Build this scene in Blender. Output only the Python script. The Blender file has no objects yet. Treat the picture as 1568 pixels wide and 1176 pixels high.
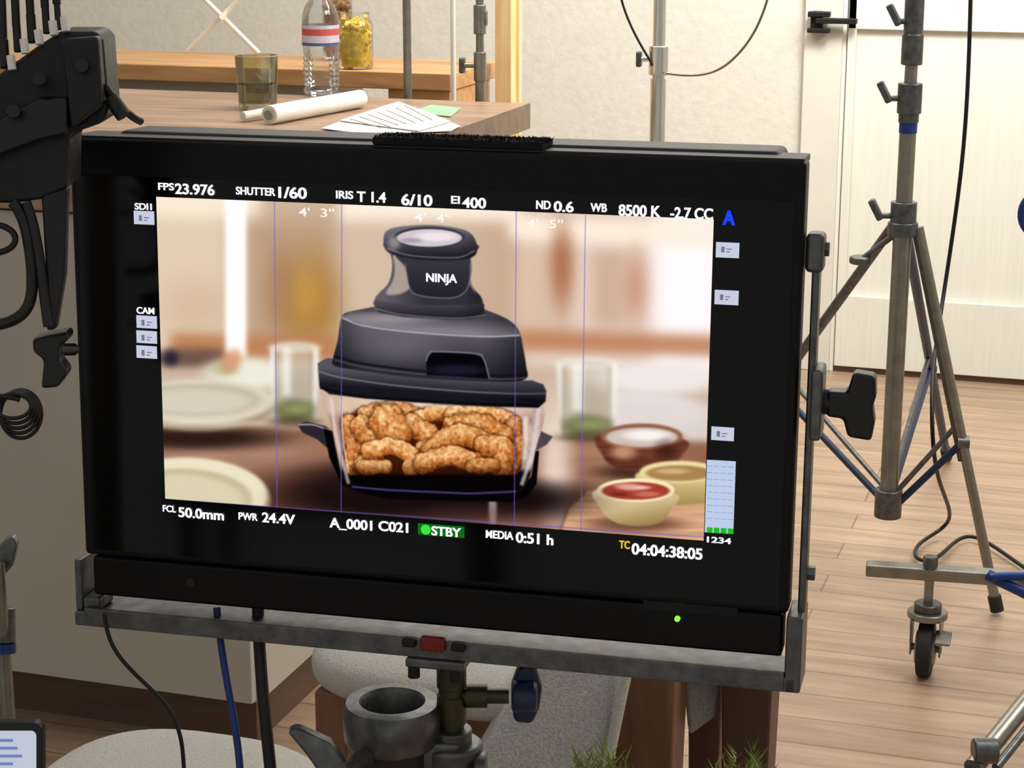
import bpy, bmesh, math, random
import numpy as np
from mathutils import Vector, Matrix
random.seed(4); rng=np.random.default_rng(7)
sc=bpy.context.scene
sc.view_settings.view_transform='Standard'
# ------------------------------------------------------------------ camera
f=3000.;th=math.radians(14.5);ps=math.radians(18);CH=1.48
F=np.array([-math.sin(ps)*math.cos(th),math.cos(ps)*math.cos(th),-math.sin(th)])
R=np.array([math.cos(ps),math.sin(ps),0.]);U=np.cross(R,F);C=np.array([0,0,CH])
cd=bpy.data.cameras.new('camera');cam=bpy.data.objects.new('camera',cd);sc.collection.objects.link(cam)
cam.location=(0,0,CH);cam.rotation_euler=(math.radians(90-14.5),0,ps)
cd.sensor_fit='HORIZONTAL';cd.sensor_width=36;cd.lens=36*f/1568;cd.clip_start=.05
sc.camera=cam
def hit(u,v,z=None,y=None,t=None):
    d=F+R*(u-784)/f+U*(588-v)/f
    if z is not None:t=(z-CH)/d[2]
    elif y is not None:t=y/d[1]
    return Vector((C+d*t).tolist())
def P(u,v,t): return hit(u,v,t=t)
# ------------------------------------------------------------------ helpers
def lin(c):
    c=np.asarray(c,dtype=float)/255.
    return np.where(c<=.04045,c/12.92,((c+.055)/1.055)**2.4)
def L4(c): return tuple(lin(c).tolist())+(1,)
def mat(name,col,rough=.5,metal=0,var=.12,scale=30,bump=0,emit=0,spec=.5,trans=0,alpha=1,stretch=None,ior=1.45,coat=0):
    m=bpy.data.materials.new(name);m.use_nodes=True;nt=m.node_tree;b=nt.nodes['Principled BSDF']
    tc=nt.nodes.new('ShaderNodeTexCoord');mp=nt.nodes.new('ShaderNodeMapping');nz=nt.nodes.new('ShaderNodeTexNoise')
    nz.inputs['Scale'].default_value=scale;nz.inputs['Detail'].default_value=5
    if stretch: mp.inputs['Scale'].default_value=stretch
    cr=nt.nodes.new('ShaderNodeValToRGB');c=np.array(lin(col))
    cr.color_ramp.elements[0].position=.3;cr.color_ramp.elements[1].position=.7
    cr.color_ramp.elements[0].color=tuple(np.clip(c*(1-var),0,1))+(1,);cr.color_ramp.elements[1].color=tuple(np.clip(c*(1+var),0,1))+(1,)
    nt.links.new(tc.outputs['Object'],mp.inputs[0]);nt.links.new(mp.outputs[0],nz.inputs['Vector']);nt.links.new(nz.outputs['Fac'],cr.inputs[0]);nt.links.new(cr.outputs[0],b.inputs['Base Color'])
    b.inputs['Roughness'].default_value=rough;b.inputs['Metallic'].default_value=metal;b.inputs['Specular IOR Level'].default_value=spec
    b.inputs['Transmission Weight'].default_value=trans;b.inputs['IOR'].default_value=ior;b.inputs['Coat Weight'].default_value=coat
    b.inputs['Alpha'].default_value=alpha
    if bump:
        bp=nt.nodes.new('ShaderNodeBump');bp.inputs['Strength'].default_value=bump;bp.inputs['Distance'].default_value=.01
        nt.links.new(nz.outputs['Fac'],bp.inputs['Height']);nt.links.new(bp.outputs[0],b.inputs['Normal'])
    return m
def thin_glass(name,tint,gl=.9):
    m=bpy.data.materials.new(name);m.use_nodes=True;nt=m.node_tree;nt.nodes.clear();N=nt.nodes.new;K=nt.links.new
    t=N('ShaderNodeBsdfTransparent');t.inputs[0].default_value=L4(tint);g=N('ShaderNodeBsdfGlossy');g.inputs['Roughness'].default_value=.08;g.inputs[0].default_value=(gl,gl,gl,1)
    lw=N('ShaderNodeLayerWeight');lw.inputs[0].default_value=.35;mx=N('ShaderNodeMixShader');o=N('ShaderNodeOutputMaterial');mm=N('ShaderNodeMath');mm.operation='MULTIPLY_ADD';mm.inputs[1].default_value=.7;mm.inputs[2].default_value=.05
    K(lw.outputs['Fresnel'],mm.inputs[0]);K(mm.outputs[0],mx.inputs[0]);K(t.outputs[0],mx.inputs[1]);K(g.outputs[0],mx.inputs[2]);K(mx.outputs[0],o.inputs[0]);return m
def emis(name,col,s=1.):
    m=bpy.data.materials.new(name);m.use_nodes=True;nt=m.node_tree;nt.nodes.clear()
    e=nt.nodes.new('ShaderNodeEmission');o=nt.nodes.new('ShaderNodeOutputMaterial');e.inputs[0].default_value=L4(col);e.inputs[1].default_value=s
    nt.links.new(e.outputs[0],o.inputs[0]);return m
def woodmat(name,c1,c2,rough=.45,sx=1.5,sy=18,sz=18,planks=None):
    m=bpy.data.materials.new(name);m.use_nodes=True;nt=m.node_tree;b=nt.nodes['Principled BSDF'];N=nt.nodes.new;K=nt.links.new
    tc=N('ShaderNodeTexCoord');mp=N('ShaderNodeMapping');mp.inputs['Scale'].default_value=(sx,sy,sz)
    nz=N('ShaderNodeTexNoise');nz.inputs['Scale'].default_value=2.2;nz.inputs['Detail'].default_value=8;nz.inputs['Distortion'].default_value=.6
    cr=N('ShaderNodeValToRGB');cr.color_ramp.elements[0].position=.3;cr.color_ramp.elements[1].position=.72
    cr.color_ramp.elements[0].color=L4(c1);cr.color_ramp.elements[1].color=L4(c2)
    K(tc.outputs['Object'],mp.inputs[0]);K(mp.outputs[0],nz.inputs['Vector']);K(nz.outputs['Fac'],cr.inputs[0])
    out=cr.outputs[0]
    if planks:
        br=N('ShaderNodeTexBrick');br.inputs['Scale'].default_value=1;br.inputs['Brick Width'].default_value=planks[0];br.inputs['Row Height'].default_value=planks[1]
        br.inputs['Mortar Size'].default_value=planks[2];br.inputs['Mortar Smooth'].default_value=.6
        br.inputs['Color1'].default_value=(1.06,1.05,1.04,1);br.inputs['Color2'].default_value=(.86,.85,.84,1);br.inputs['Mortar'].default_value=(.5,.45,.4,1)
        br.offset=.37
        K(tc.outputs['Object'],br.inputs['Vector'])
        mx=N('ShaderNodeMix');mx.data_type='RGBA';mx.blend_type='MULTIPLY';mx.inputs[0].default_value=1
        K(out,mx.inputs[6]);K(br.outputs['Color'],mx.inputs[7]);out=mx.outputs[2]
    K(out,b.inputs['Base Color']);b.inputs['Roughness'].default_value=rough
    return m
def link(o,parent=None,keep=True):
    sc.collection.objects.link(o)
    if parent is not None:
        o.parent=parent
        if keep:o.matrix_parent_inverse=parent.matrix_world.inverted()
    return o
def root(name,loc=(0,0,0),M=None):
    e=bpy.data.objects.new(name,None);e.empty_display_size=.1;sc.collection.objects.link(e)
    if M is not None:e.matrix_world=M
    else:e.matrix_world=Matrix.Translation(Vector(loc))
    return e
LOCAL=[False]
def fin(me,name,m,parent,bevel=0,smooth=True,subd=0,bseg=3):
    me.materials.append(m);o=bpy.data.objects.new(name,me);link(o,parent,not LOCAL[0])
    if smooth:
        for p in me.polygons:p.use_smooth=True
    if bevel:
        b=o.modifiers.new('b','BEVEL');b.width=bevel;b.segments=bseg;b.limit_method='ANGLE';b.angle_limit=.6;b.harden_normals=True
    if subd:
        s=o.modifiers.new('s','SUBSURF');s.levels=subd;s.render_levels=subd
    return o
def mesh(name,vs,fs,m,parent,**k):
    me=bpy.data.meshes.new(name);me.from_pydata([tuple(v) for v in vs],[],fs)
    bm=bmesh.new();bm.from_mesh(me);bmesh.ops.recalc_face_normals(bm,faces=bm.faces);bm.to_mesh(me);bm.free()
    return fin(me,name,m,parent,**k)
def box(name,c,s,m,parent,bevel=.003,Rm=None,**k):
    c=Vector(c);vs=[]
    for x in(-.5,.5):
        for y in(-.5,.5):
            for z in(-.5,.5):
                q=Vector((x*s[0],y*s[1],z*s[2]))
                if Rm is not None:q=Rm@q
                vs.append(c+q)
    fs=[(0,1,3,2),(4,6,7,5),(0,4,5,1),(2,3,7,6),(0,2,6,4),(1,5,7,3)]
    return mesh(name,vs,fs,m,parent,bevel=bevel,smooth=bool(bevel),**k)
def bb(name,x0,x1,y0,y1,z0,z1,m,parent,**k):
    return box(name,((x0+x1)/2,(y0+y1)/2,(z0+z1)/2),(abs(x1-x0),abs(y1-y0),abs(z1-z0)),m,parent,**k)
def cyl(name,a,b,r,m,parent,r2=None,seg=24,bevel=0,prof=None):
    """prof: list of (t,r) along the axis"""
    a=Vector(a);b=Vector(b);ax=(b-a);q=ax.to_track_quat('Z','Y').to_matrix()
    prof=prof or [(0,r),(1,r if r2 is None else r2)]
    vs=[];fs=[]
    for t,rr in prof:
        for i in range(seg):
            g=2*math.pi*i/seg;vs.append(a+ax*t+q@Vector((rr*math.cos(g),rr*math.sin(g),0)))
    n=len(prof)
    for j in range(n-1):
        for i in range(seg):
            k=(i+1)%seg;fs.append((j*seg+i,j*seg+k,(j+1)*seg+k,(j+1)*seg+i))
    fs.append(tuple(range(seg))[::-1]);fs.append(tuple((n-1)*seg+i for i in range(seg)))
    o=mesh(name,vs,fs,m,parent,bevel=bevel)
    if not bevel:
        e=o.modifiers.new('e','EDGE_SPLIT');e.split_angle=.7
    return o
def lathe(name,c,prof,m,parent,seg=48,closed=False,sq=0):
    """prof list of (r,z)"""
    c=Vector(c);vs=[];fs=[];n=len(prof)
    for r,z in prof:
        for i in range(seg):
            g=2*math.pi*i/seg;vs.append(c+Vector((r*math.cos(g),r*math.sin(g),z)))
    for j in range(n-1+(1 if closed else 0)):
        j2=(j+1)%n
        for i in range(seg):
            k=(i+1)%seg;fs.append((j*seg+i,j*seg+k,j2*seg+k,j2*seg+i))
    o=mesh(name,vs,fs,m,parent)
    e=o.modifiers.new('e','EDGE_SPLIT');e.split_angle=.8
    return o
def tube(name,pts,r,m,parent,cyclic=False,order=4,res=10):
    cu=bpy.data.curves.new(name,'CURVE');cu.dimensions='3D';cu.bevel_depth=r;cu.bevel_resolution=4;cu.resolution_u=res;cu.use_fill_caps=True
    s=cu.splines.new('NURBS');s.points.add(len(pts)-1)
    for i,p in enumerate(pts):s.points[i].co=(*p,1)
    s.order_u=min(order,len(pts));s.use_endpoint_u=not cyclic;s.use_cyclic_u=cyclic
    cu.materials.append(m);o=bpy.data.objects.new(name,cu);link(o,parent,not LOCAL[0]);return o
def prism(name,pts,ext,m,parent,bevel=.003,**k):
    ext=Vector(ext);n=len(pts);vs=[Vector(p) for p in pts]+[Vector(p)+ext for p in pts]
    fs=[tuple(range(n)),tuple(range(n,2*n))[::-1]]+[(i,(i+1)%n,n+(i+1)%n,n+i) for i in range(n)]
    return mesh(name,vs,fs,m,parent,bevel=bevel,smooth=bool(bevel),**k)
FW=Vector((-math.sin(ps),math.cos(ps),0)); RT=Vector((math.cos(ps),math.sin(ps),0)); UP=Vector((0,0,1))
# ------------------------------------------------------------------ materials
M_floor=woodmat('oak_floor',(154,128,106),(188,160,134),.38,1.2,14,1,planks=(1.6,.11,.0028))
M_wall=mat('plaster_wall',(216,211,200),.9,scale=45,var=.04,bump=.2)
M_door=mat('painted_door',(224,223,212),.5,scale=8,var=.035,stretch=(16,16,.5),bump=.08)
M_trim=mat('painted_trim',(216,213,202),.5,scale=8,var=.03)
M_cab=mat('ivory_cabinet',(188,184,172),.6,scale=5,var=.03)
M_kick=mat('toe_kick_wood',(96,74,58),.5,scale=6,var=.15,stretch=(1,1,8))
M_isl=woodmat('walnut_top',(140,110,88),(178,148,122),.4,1.5,14,14)
M_isle=woodmat('walnut_shaded',(112,92,74),(140,118,96),.5,3,14,14)  # darker copy of the top's walnut, shade of the end face in its colour
M_oak=woodmat('oak_counter',(178,128,78),(212,164,108),.4,2,16,16)
M_pine=woodmat('pine_post',(226,188,126),(250,224,174),.5,14,14,1.5)
M_legw=woodmat('chair_wood',(112,80,60),(142,106,82),.45,14,14,1.5)
M_legd=woodmat('chair_wood_dark',(78,52,42),(98,68,54),.45,14,14,1.5)
M_fab=mat('cream_fabric',(190,187,178),.95,scale=300,var=.12,bump=.25)
M_fabg=mat('grey_weave_fabric',(182,181,177),.95,scale=340,var=.24,bump=.3)
M_blk=mat('black_plastic',(14,14,15),.35,scale=60,var=.2)
M_blkm=mat('black_matte_metal',(22,22,24),.5,metal=.2,scale=80,var=.2,bump=.1)
M_gloss=mat('black_screen_glass',(3,3,4),.12,scale=5,var=.1,spec=.28)
M_bez=mat('black_bezel',(8,8,9),.42,scale=60,var=.15,spec=.25)
M_top=mat('anodised_housing',(42,42,44),.45,metal=.3,scale=90,var=.2)
M_fuzz=mat('black_hook_fabric',(18,19,22),1,scale=300,var=.5,bump=1)
M_gal=mat('galvanised_steel',(100,102,102),.38,metal=.75,scale=70,var=.3,bump=.08)
M_stl=mat('brushed_steel',(142,140,132),.35,metal=.8,scale=40,var=.15)
M_chr=mat('chrome',(225,225,220),.2,metal=.9,scale=20,var=.05)
M_olive=mat('olive_spigot',(66,66,44),.4,metal=.6,scale=60,var=.25)
M_blue=mat('blue_plastic',(18,52,120),.4,scale=40,var=.2)
M_navy=mat('navy_knob',(24,40,72),.4,scale=40,var=.2)
M_cbl=mat('black_cable',(12,12,13),.45,scale=60,var=.2)
M_red=mat('red_latch',(120,26,20),.5,scale=60,var=.2)
M_rub=mat('caster_rubber',(36,35,34),.7,scale=60,var=.2)
M_grywh=mat('grey_hub',(150,146,138),.5,scale=60,var=.1)
M_glassg=thin_glass('smoky_glass',(232,234,220))
M_tea=thin_glass('tinted_water',(214,216,192),.5)
M_clear=thin_glass('clear_pet',(246,249,249))
M_paper=mat('paper',(232,230,220),.8,scale=20,var=.03)
M_green=mat('green_paper',(150,186,150),.8,scale=20,var=.04)
M_lblr=mat('label_red',(206,92,98),.5,scale=30,var=.1)
M_lblb=mat('label_blue',(84,96,150),.5,scale=30,var=.1)
M_lblw=mat('label_white',(214,208,220),.5,scale=30,var=.1)
M_yel=mat('yellow_pasta',(246,200,66),.5,scale=60,var=.3,bump=.4)
M_brn=mat('brown_nuts',(190,140,80),.6,scale=80,var=.4,bump=.5)
M_white=mat('white_paint',(240,238,230),.5,scale=10,var=.02)
M_plant=mat('grass_green',(132,148,80),.6,scale=60,var=.35)
M_pot=mat('grey_pot',(120,112,100),.7,scale=30,var=.1)
# ------------------------------------------------------------------ room
yw=hit(1400,575,z=0).y
XL,XR=-4.4,2.4
bb('floor',XL,XR,-.8,yw+.1,-.08,0,M_floor,None,bevel=0)
bb('wall_back',XL,XR,yw,yw+.1,0,2.7,M_wall,None,bevel=0)
bb('wall_left',XL-.1,XL,-.8,yw+.1,0,2.7,M_wall,None,bevel=0)
bb('wall_right',XR,XR+.1,-.8,yw+.1,0,2.7,M_wall,None,bevel=0)
x0=hit(1225,300,y=yw).x;x1=hit(1288,300,y=yw).x
tr=root('trim_1',(x0,yw,0));bb('jamb_board',x0,x1-.012,yw-.03,yw-.001,0,2.4,M_trim,tr)
bb('jamb_lit_edge',x1-.012,x1,yw-.018,yw-.001,0,2.4,M_white,tr,bevel=.001)  # white strip, the jamb's lit edge put into its colour
dr=root('door_1',(x1+.45,yw,0))
zb=hit(1420,457,y=yw).z;zt=hit(1420,46,y=yw).z
bb('leaf',x1+.004,x1+.95,yw-.012,yw-.001,.02,2.3,M_door,dr,bevel=0)
bb('bottom_rail',x1+.004,x1+.95,yw-.034,yw-.012,.02,zb,M_door,dr)
bb('mid_rail',x1+.004,x1+.95,yw-.034,yw-.012,zt,zt+.11,M_door,dr)
bb('top_rail',x1+.004,x1+.95,yw-.034,yw-.012,2.17,2.3,M_door,dr)
bb('stile_left',x1+.004,x1+.03,yw-.034,yw-.012,zb,2.3,M_door,dr)
bb('stile_right',x1+.84,x1+.95,yw-.034,yw-.012,zb,2.3,M_door,dr)
bb('door_foot_strip',x1+.004,x1+.95,yw-.02,yw-.001,0,.018,M_kick,dr,bevel=0)  # last piece is a dark strip along the foot of the door
bb('baseboard_back',XL,x0-.002,yw-.015,yw-.001,0,.1,M_trim,None,bevel=.002)
# latch on jamb
q=hit(1262,33,y=yw-.05);la=root('gate_latch',q)
bb('plate',q.x-.04,q.x-.005,yw-.055,yw-.031,q.z-.03,q.z+.03,M_blkm,la)
bb('bar',q.x-.02,q.x+.10,yw-.085,yw-.055,q.z-.004,q.z+.012,M_blkm,la)
bb('prong_upper',q.x-.045,q.x+.02,yw-.08,yw-.05,q.z+.014,q.z+.03,M_blkm,la)
bb('prong_lower',q.x-.045,q.x+.02,yw-.08,yw-.05,q.z-.032,q.z-.018,M_blkm,la)
# ------------------------------------------------------------------ kitchen island
ZI=1.0
cr_=hit(810,158,z=ZI);yb=cr_.y;xr=cr_.x;yf=hit(200,1050,z=.1).y
isl=root('kitchen_island',((xr-3)/2,(yf+yb)/2,0))
bb('countertop',-3.9,xr,yf-.03,yb,ZI-.055,ZI,M_isl,isl,bevel=.003)
bb('shaded_end',xr,xr+.003,yf-.03,yb,ZI-.055,ZI,M_isle,isl,bevel=0)  # thin skin carrying the painted shade of the end face
xb=hit(388,1085,z=.1).x
bb('base_cabinet',-3.85,xb,yf,yb-.05,.1,ZI-.055,M_cab,isl,bevel=.002)
bb('toe_kick',-3.8,xb-.03,yf+.05,yb-.1,0,.1,M_kick,isl,bevel=0)
for k in range(3):
    a=xb-.0-(k+1)*.78
    bb('panel_%d'%k,a+.004,a+.776,yf-.018,yf,.105,ZI-.06,M_cab,isl,bevel=.002)
bb('support_leg',xr-.15,xr-.08,yb-.35,yb-.28,0,ZI-.055,M_isle,isl)
# back counter (oak)
ZB=1.04;yc0=hit(400,104,z=ZB).y
yc0=max(yc0,yb+.12);yc1=yc0+.35
xc=hit(690,115,y=yc0).x
bc=root('oak_side_counter',((xc-2)/1,(yc0+yc1)/2,0))
bb('top_board',-4.0,xc,yc0,yc1,ZB-.04,ZB,M_oak,bc)
bb('cabinet',-3.9,xc-.35,yc0+.05,yc1-.03,0,ZB-.04,M_cab,bc)
bb('end_block',xc-.16,xc-.005,yc0+.01,yc0+.3,ZB-.11,ZB-.04,M_oak,bc)
for i in(0,1):
    cyl('peg_hole_%d'%i,(xc-.075+.045*i,yc0+.006,ZB-.075),(xc-.075+.045*i,yc0+.012,ZB-.075),.008,M_blkm,bc)
bb('end_leg',xc-.12,xc-.05,yc0+.1,yc0+.17,0,ZB-.11,M_oak,bc)
# ------------------------------------------------------------------ counter things
def tumbler(u,v,px,hpx):
    p=hit(u,v,z=ZI);t=(p-cam.location).dot(Vector(F.tolist()));r=px/2*t/f;h=hpx*t/f
    e=root('drinking_glass',p)
    lathe('glass_wall',p+Vector((0,0,.001)),[(0,0),(r*.84,0),(r*.88,.004),(r,h),(r-.0025,h),(r*.86,.012),(0,.012)],M_glassg,e)
    lathe('water',p+Vector((0,0,.001)),[(0,.013),(r*.84,.013),(r*.9,h*.5),(0,h*.5)],M_tea,e)
    lathe('rim',p+Vector((0,0,h)),[(r-.003,0),(r-.001,.0015),(r+.0005,0)],M_grywh,e)
tumbler(395,166,66,80)
p=hit(493,146,z=ZI);t=(p-cam.location).dot(Vector(F.tolist()));k=t/f
wb=root('water_bottle',p);r=28*k;H=150*k*1.02
pr=[(0,0),(r*.8,0),(r,.006)]
for i in range(7):
    z=.012+i*.012;pr+=[(r,z),(r*.93,z+.006)]
pr+=[(r,H*.5),(r,H*.78),(r*.8,H*.88),(r*.42,H*.98),(r*.4,H*1.04),(0,H*1.04)]
lathe('body',p+Vector((0,0,.001)),pr,M_clear,wb)
for nm,a,b,m in(('label_a',.50,.53,M_lblb),('label_b',.53,.60,M_lblw),('label_c',.60,.665,M_lblr),('label_d',.665,.70,M_lblw)): lathe(nm,p,[(r*1.012,H*a),(r*1.012,H*b)],m,wb)
cyl('cap',p+Vector((0,0,H*1.03)),p+Vector((0,0,H*1.11)),r*.45,M_white,wb)
def jar(u,v,px,hpx,fill,nm,y=None):
    p=hit(u,v,z=ZB);t=(p-cam.location).dot(Vector(F.tolist()));k=t/f;r=px/2*k;h=hpx*k
    e=root(nm,p)
    lathe('jar_glass',p+Vector((0,0,.001)),[(0,0),(r*.92,0),(r,.006),(r,h*.8),(r*.82,h*.9),(r*.84,h),(r*.8,h)],M_clear,e)
    for i in range(90):
        a=random.random()*6.28;rr=r*.74*math.sqrt(random.random());z=.012+random.random()*h*.72
        cyl('piece_%d'%i,p+Vector((rr*math.cos(a)-.009,rr*math.sin(a),z)),p+Vector((rr*math.cos(a)+.009,rr*math.sin(a)+.006,z+random.uniform(-.012,.014))),.0065,fill,e,seg=10)
    lathe('fill',p+Vector((0,0,.006)),[(0,0),(r*.8,0),(r*.78,h*.6),(0,h*.66)],fill,e,seg=24)
jar(545,105,54,84,M_yel,'pasta_jar');jar(518,92,46,112,M_brn,'nut_jar')
# papers
pp=root('paper_stack',hit(600,180,z=ZI))
def sheet(nm,quad,z,m):
    vs=[hit(u,v,z=z) for u,v in quad];prism(nm,vs,(0,0,-.0015),m,pp,bevel=0)
sheet('sheet_1',[(492,196),(600,158),(705,192),(690,200),(560,205)],ZI+.004,M_paper)
sheet('sheet_2',[(520,184),(610,155),(690,185),(640,200)],ZI+.007,M_paper)
sheet('green_card',[(628,172),(660,160),(706,165),(690,178)],ZI+.0025,M_green)
for i in range(7):
    a=hit(536+i*14,182-i*3.4,z=ZI+.0075);b=hit(584+i*13,196-i*2,z=ZI+.0075);cyl('print_line_%d'%i,a,b,.0008,M_grywh,pp,seg=6)
ro=root('rolled_paper',hit(450,170,z=ZI))
a=hit(412,176,z=ZI+.02);b=hit(552,151,z=ZI+.02);cyl('roll',a,b,.019,M_paper,ro,bevel=.002);cyl('roll_core',a+(a-b)*.002,a+(a-b)*.012,.010,M_grywh,ro)
cyl('roll_small',hit(372,178,z=ZI+.012),hit(470,160,z=ZI+.02),.009,M_paper,ro)
# ------------------------------------------------------------------ stands
def tripod(name,base_xy,ztop,r,m,spread=.35,zc=.55,rot=0,knobs=(),legm=None,basez=.18):
    b=Vector((base_xy[0],base_xy[1],0));e=root(name,b);legm=legm or m
    top=Vector((b.x,b.y,ztop))
    cyl('column_lower',b+UP*basez,Vector((b.x,b.y,hit(1000,120,y=b.y).z)),r,m,e)
    cyl('column_upper',Vector((b.x,b.y,.5)),top,r*.8,m,e)
    cz=zc
    cyl('collar',(b.x,b.y,cz-.03),(b.x,b.y,cz+.02),r*1.6,legm,e,bevel=.002)
    cyl('hub',(b.x,b.y,basez-.02),(b.x,b.y,basez+.03),r*1.5,legm,e,bevel=.002)
    fs=[Vector((b.x+spread*math.cos(rot+i*2.094),b.y+spread*math.sin(rot+i*2.094),.01)) for i in range(3)]
    for i,ft in enumerate(fs):
        d=(ft-b).normalized();d.z=0
        s=Vector((b.x,b.y,cz))+d*r*1.6
        cyl('leg_%d'%i,s,ft,r*.55,legm,e);cyl('foot_%d'%i,ft-(ft-s).normalized()*.03,ft,r*.7,M_rub,e)
        cyl('brace_%d'%i,Vector((b.x,b.y,basez))+d*r,s.lerp(ft,.55),r*.3,legm,e)
    for i,(z,dx) in enumerate(knobs):
        c=Vector((b.x,b.y,z));cyl('lock_collar_%d'%i,c-UP*.035,c+UP*.03,r*1.25,m,e,bevel=.002)
        cyl('lock_stem_%d'%i,c,c+RT*dx,.006,m,e);box('lock_lever_%d'%i,c+RT*dx,(.012,.02,.035),M_gal,e,bevel=.004)
    return e
q=hit(1009,100,y=4.35);tripod('light_stand',(q.x,q.y),2.2,.0185,M_chr,spread=.3,rot=.3,knobs=((hit(990,90,y=4.35).z,-.045),),zc=.6)
yc_s=yb+.1
q=hit(735,100,y=yc_s);tripod('c_stand',(q.x,q.y),2.0,.0115,M_stl,spread=.07,rot=.9,knobs=((hit(735,100,y=yc_s).z,-.04),(hit(735,28,y=yc_s).z,.01)),zc=.5)
q=hit(624,100,y=yb+.06);e=root('metal_pole',q);cyl('pole',(q.x,q.y,.01),(q.x,q.y,2.0),.0095,M_stl,e);cyl('base_plate',(q.x,q.y,0),(q.x,q.y,.012),.05,M_blkm,e)
q=hit(694,100,y=yc0-.04);e=root('white_edge_rod',q);cyl('pole',(q.x+.0,q.y,.01),(q.x,q.y,2.0),.006,M_white,e);cyl('base_plate',(q.x,q.y,0),(q.x,q.y,.012),.035,M_blkm,e)  # rod made up for the bright edge of a pale panel
q=hit(775,100,y=yc0+.25);e=root('wooden_post',q)
bb('post',q.x-.022,q.x+.020,q.y-.02,q.y+.02,.03,2.1,M_pine,e);bb('post_back',q.x+.004,q.x+.028,q.y+.02,q.y+.04,.03,2.1,M_pine,e);bb('foot_block',q.x-.04,q.x+.05,q.y-.05,q.y+.05,0,.03,M_pine,e)
# crossed white rods (scissor frame) on side counter
yy=yc1-.04
e=root('scissor_frame',hit(340,60,y=yy))
for i,(a,b) in enumerate((((272,93),(400,-35)),((403,88),(280,-35)))):
    A=hit(*a,y=yy-.012*i);B=hit(*b,y=yy-.012*i);d=(A-B).normalized();A=B+d*((ZB+.006-B.z)/d.z);cyl('rod_%d'%i,A,B,.006,M_white,e,seg=12)
cyl('pivot',hit(341,25,y=yy-.03),hit(341,25,y=yy+.01),.009,M_white,e)
# right big stand
YS=3.9
b0=hit(1360,770,y=YS);tp=hit(1402,-20,y=YS)
f1=hit(1527,935,z=.01);f3=hit(1068,760,z=.01);f2=hit(1450,700,z=.01)
e=root('tripod_light_stand',(b0.x,b0.y,0))
def cz(v):return hit(1380,v,y=YS).z
def ax(z):
    s=(z-b0.z)/(tp.z-b0.z);return Vector((b0.x+(tp.x-b0.x)*s,YS,z))
cyl('column_lower',ax(b0.z),ax(cz(335)),.0185,M_stl,e);cyl('column_mid',ax(cz(345)),ax(cz(150)),.0165,M_stl,e);cyl('column_upper',ax(cz(165)),ax(tp.z+.35),.0125,M_stl,e)
for i,(v,rr,hh) in enumerate(((325,.026,.022),(350,.03,.014),(150,.024,.03),(172,.02,.02),(30,.019,.045),(75,.021,.03))):
    c=ax(cz(v));cyl('collar_%d'%i,c-UP*hh/1,c+UP*hh,rr,M_gal,e,bevel=.003)
c=ax(cz(192));cyl('blue_tape',c-UP*.014,c+UP*.014,.0178,M_blue,e)
for i,(v,dx) in enumerate(((32,-.035),(150,-.045),(330,-.05))):
    c=ax(cz(v));cyl('lever_stem_%d'%i,c,c+RT*dx,.006,M_gal,e);box('lever_%d'%i,c+RT*dx*1.1+UP*.012,(.014,.02,.045),M_gal,e,Rm=Matrix.Rotation(-.5,3,'Y'),bevel=.004)
hub=ax(b0.z);cyl('hub',hub-UP*.03,hub+UP*.03,.028,M_gal,e,bevel=.003)
for i,(ft,lm) in enumerate(((f1,M_stl),(f2,M_navy),(f3,M_gal))):
    s=ax(cz(347));d=(ft-s);d.z=0;d.normalize();s=s+d*.03
    cyl('leg_%d'%i,s,ft,.0105,lm,e);cyl('leg_inner_%d'%i,s+UP*.01-d*.012,s.lerp(ft,.6)-d*.012,.005,M_gal,e);cyl('foot_%d'%i,s.lerp(ft,.96),ft,.014,M_rub,e)
    m_=s.lerp(ft,.55);cyl('brace_a_%d'%i,hub+d*.02,m_,.0075,M_navy,e);cyl('brace_b_%d'%i,hub+d*.02+UP*.03,s.lerp(ft,.5),.0055,M_gal,e);cyl('brace_joint_%d'%i,m_-RT*.012,m_+RT*.012,.014,M_gal,e)
kp=hit(1318,398,y=YS);cyl('leg_knob_stem',ax(cz(350)),kp,.006,M_gal,e);cyl('leg_knob',kp-UP*.008+RT*.0,kp+UP*.008,.023,M_gal,e,bevel=.005)
# rolling stand base w caster
wp=hit(1415,1033,z=0);wt=(wp-cam.location).dot(Vector(F.tolist()));k=wt/f
e=root('rolling_stand',wp)
wr=44*k;wc=wp+UP*wr
cyl('tyre',wc-Vector((.014,0,0)),wc+Vector((.014,0,0)),wr,M_rub,e,bevel=.006,seg=40)
cyl('wheel_hub',wc-Vector((.0185,0,0)),wc+Vector((.0185,0,0)),wr*.6,M_grywh,e,bevel=.003,seg=32)
cyl('axle',wc-Vector((.03,0,0)),wc+Vector((.03,0,0)),.007,M_gal,e)
for s in(-1,1):
    pts=[wc+Vector((s*.026,-.014,-.012)),wc+Vector((s*.026,.014,-.012)),wc+Vector((s*.026,.034,.066)),wc+Vector((s*.026,-.034,.066))];prism('fork_%d'%s,pts,(s*.003,0,0),M_stl,e,bevel=.001)
cyl('fork_crown',wc+UP*.062,wc+UP*.076,.038,M_stl,e,bevel=.003);cyl('swivel',wc+UP*.076,wc+UP*.092,.026,M_gal,e,bevel=.003)
box('brake_lever',wc+Vector((.034,-.03,.035)),(.03,.035,.006),M_stl,e,Rm=Matrix.Rotation(.5,3,'X'))
zbar=hit(1412,872,y=wp.y+.02).z
cyl('stem',wc+UP*.08,Vector((wc.x,wc.y,zbar+.03)),.009,M_stl,e);cyl('stem_nut',Vector((wc.x,wc.y,zbar+.014)),Vector((wc.x,wc.y,zbar+.035)),.014,M_gal,e,seg=6)
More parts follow.
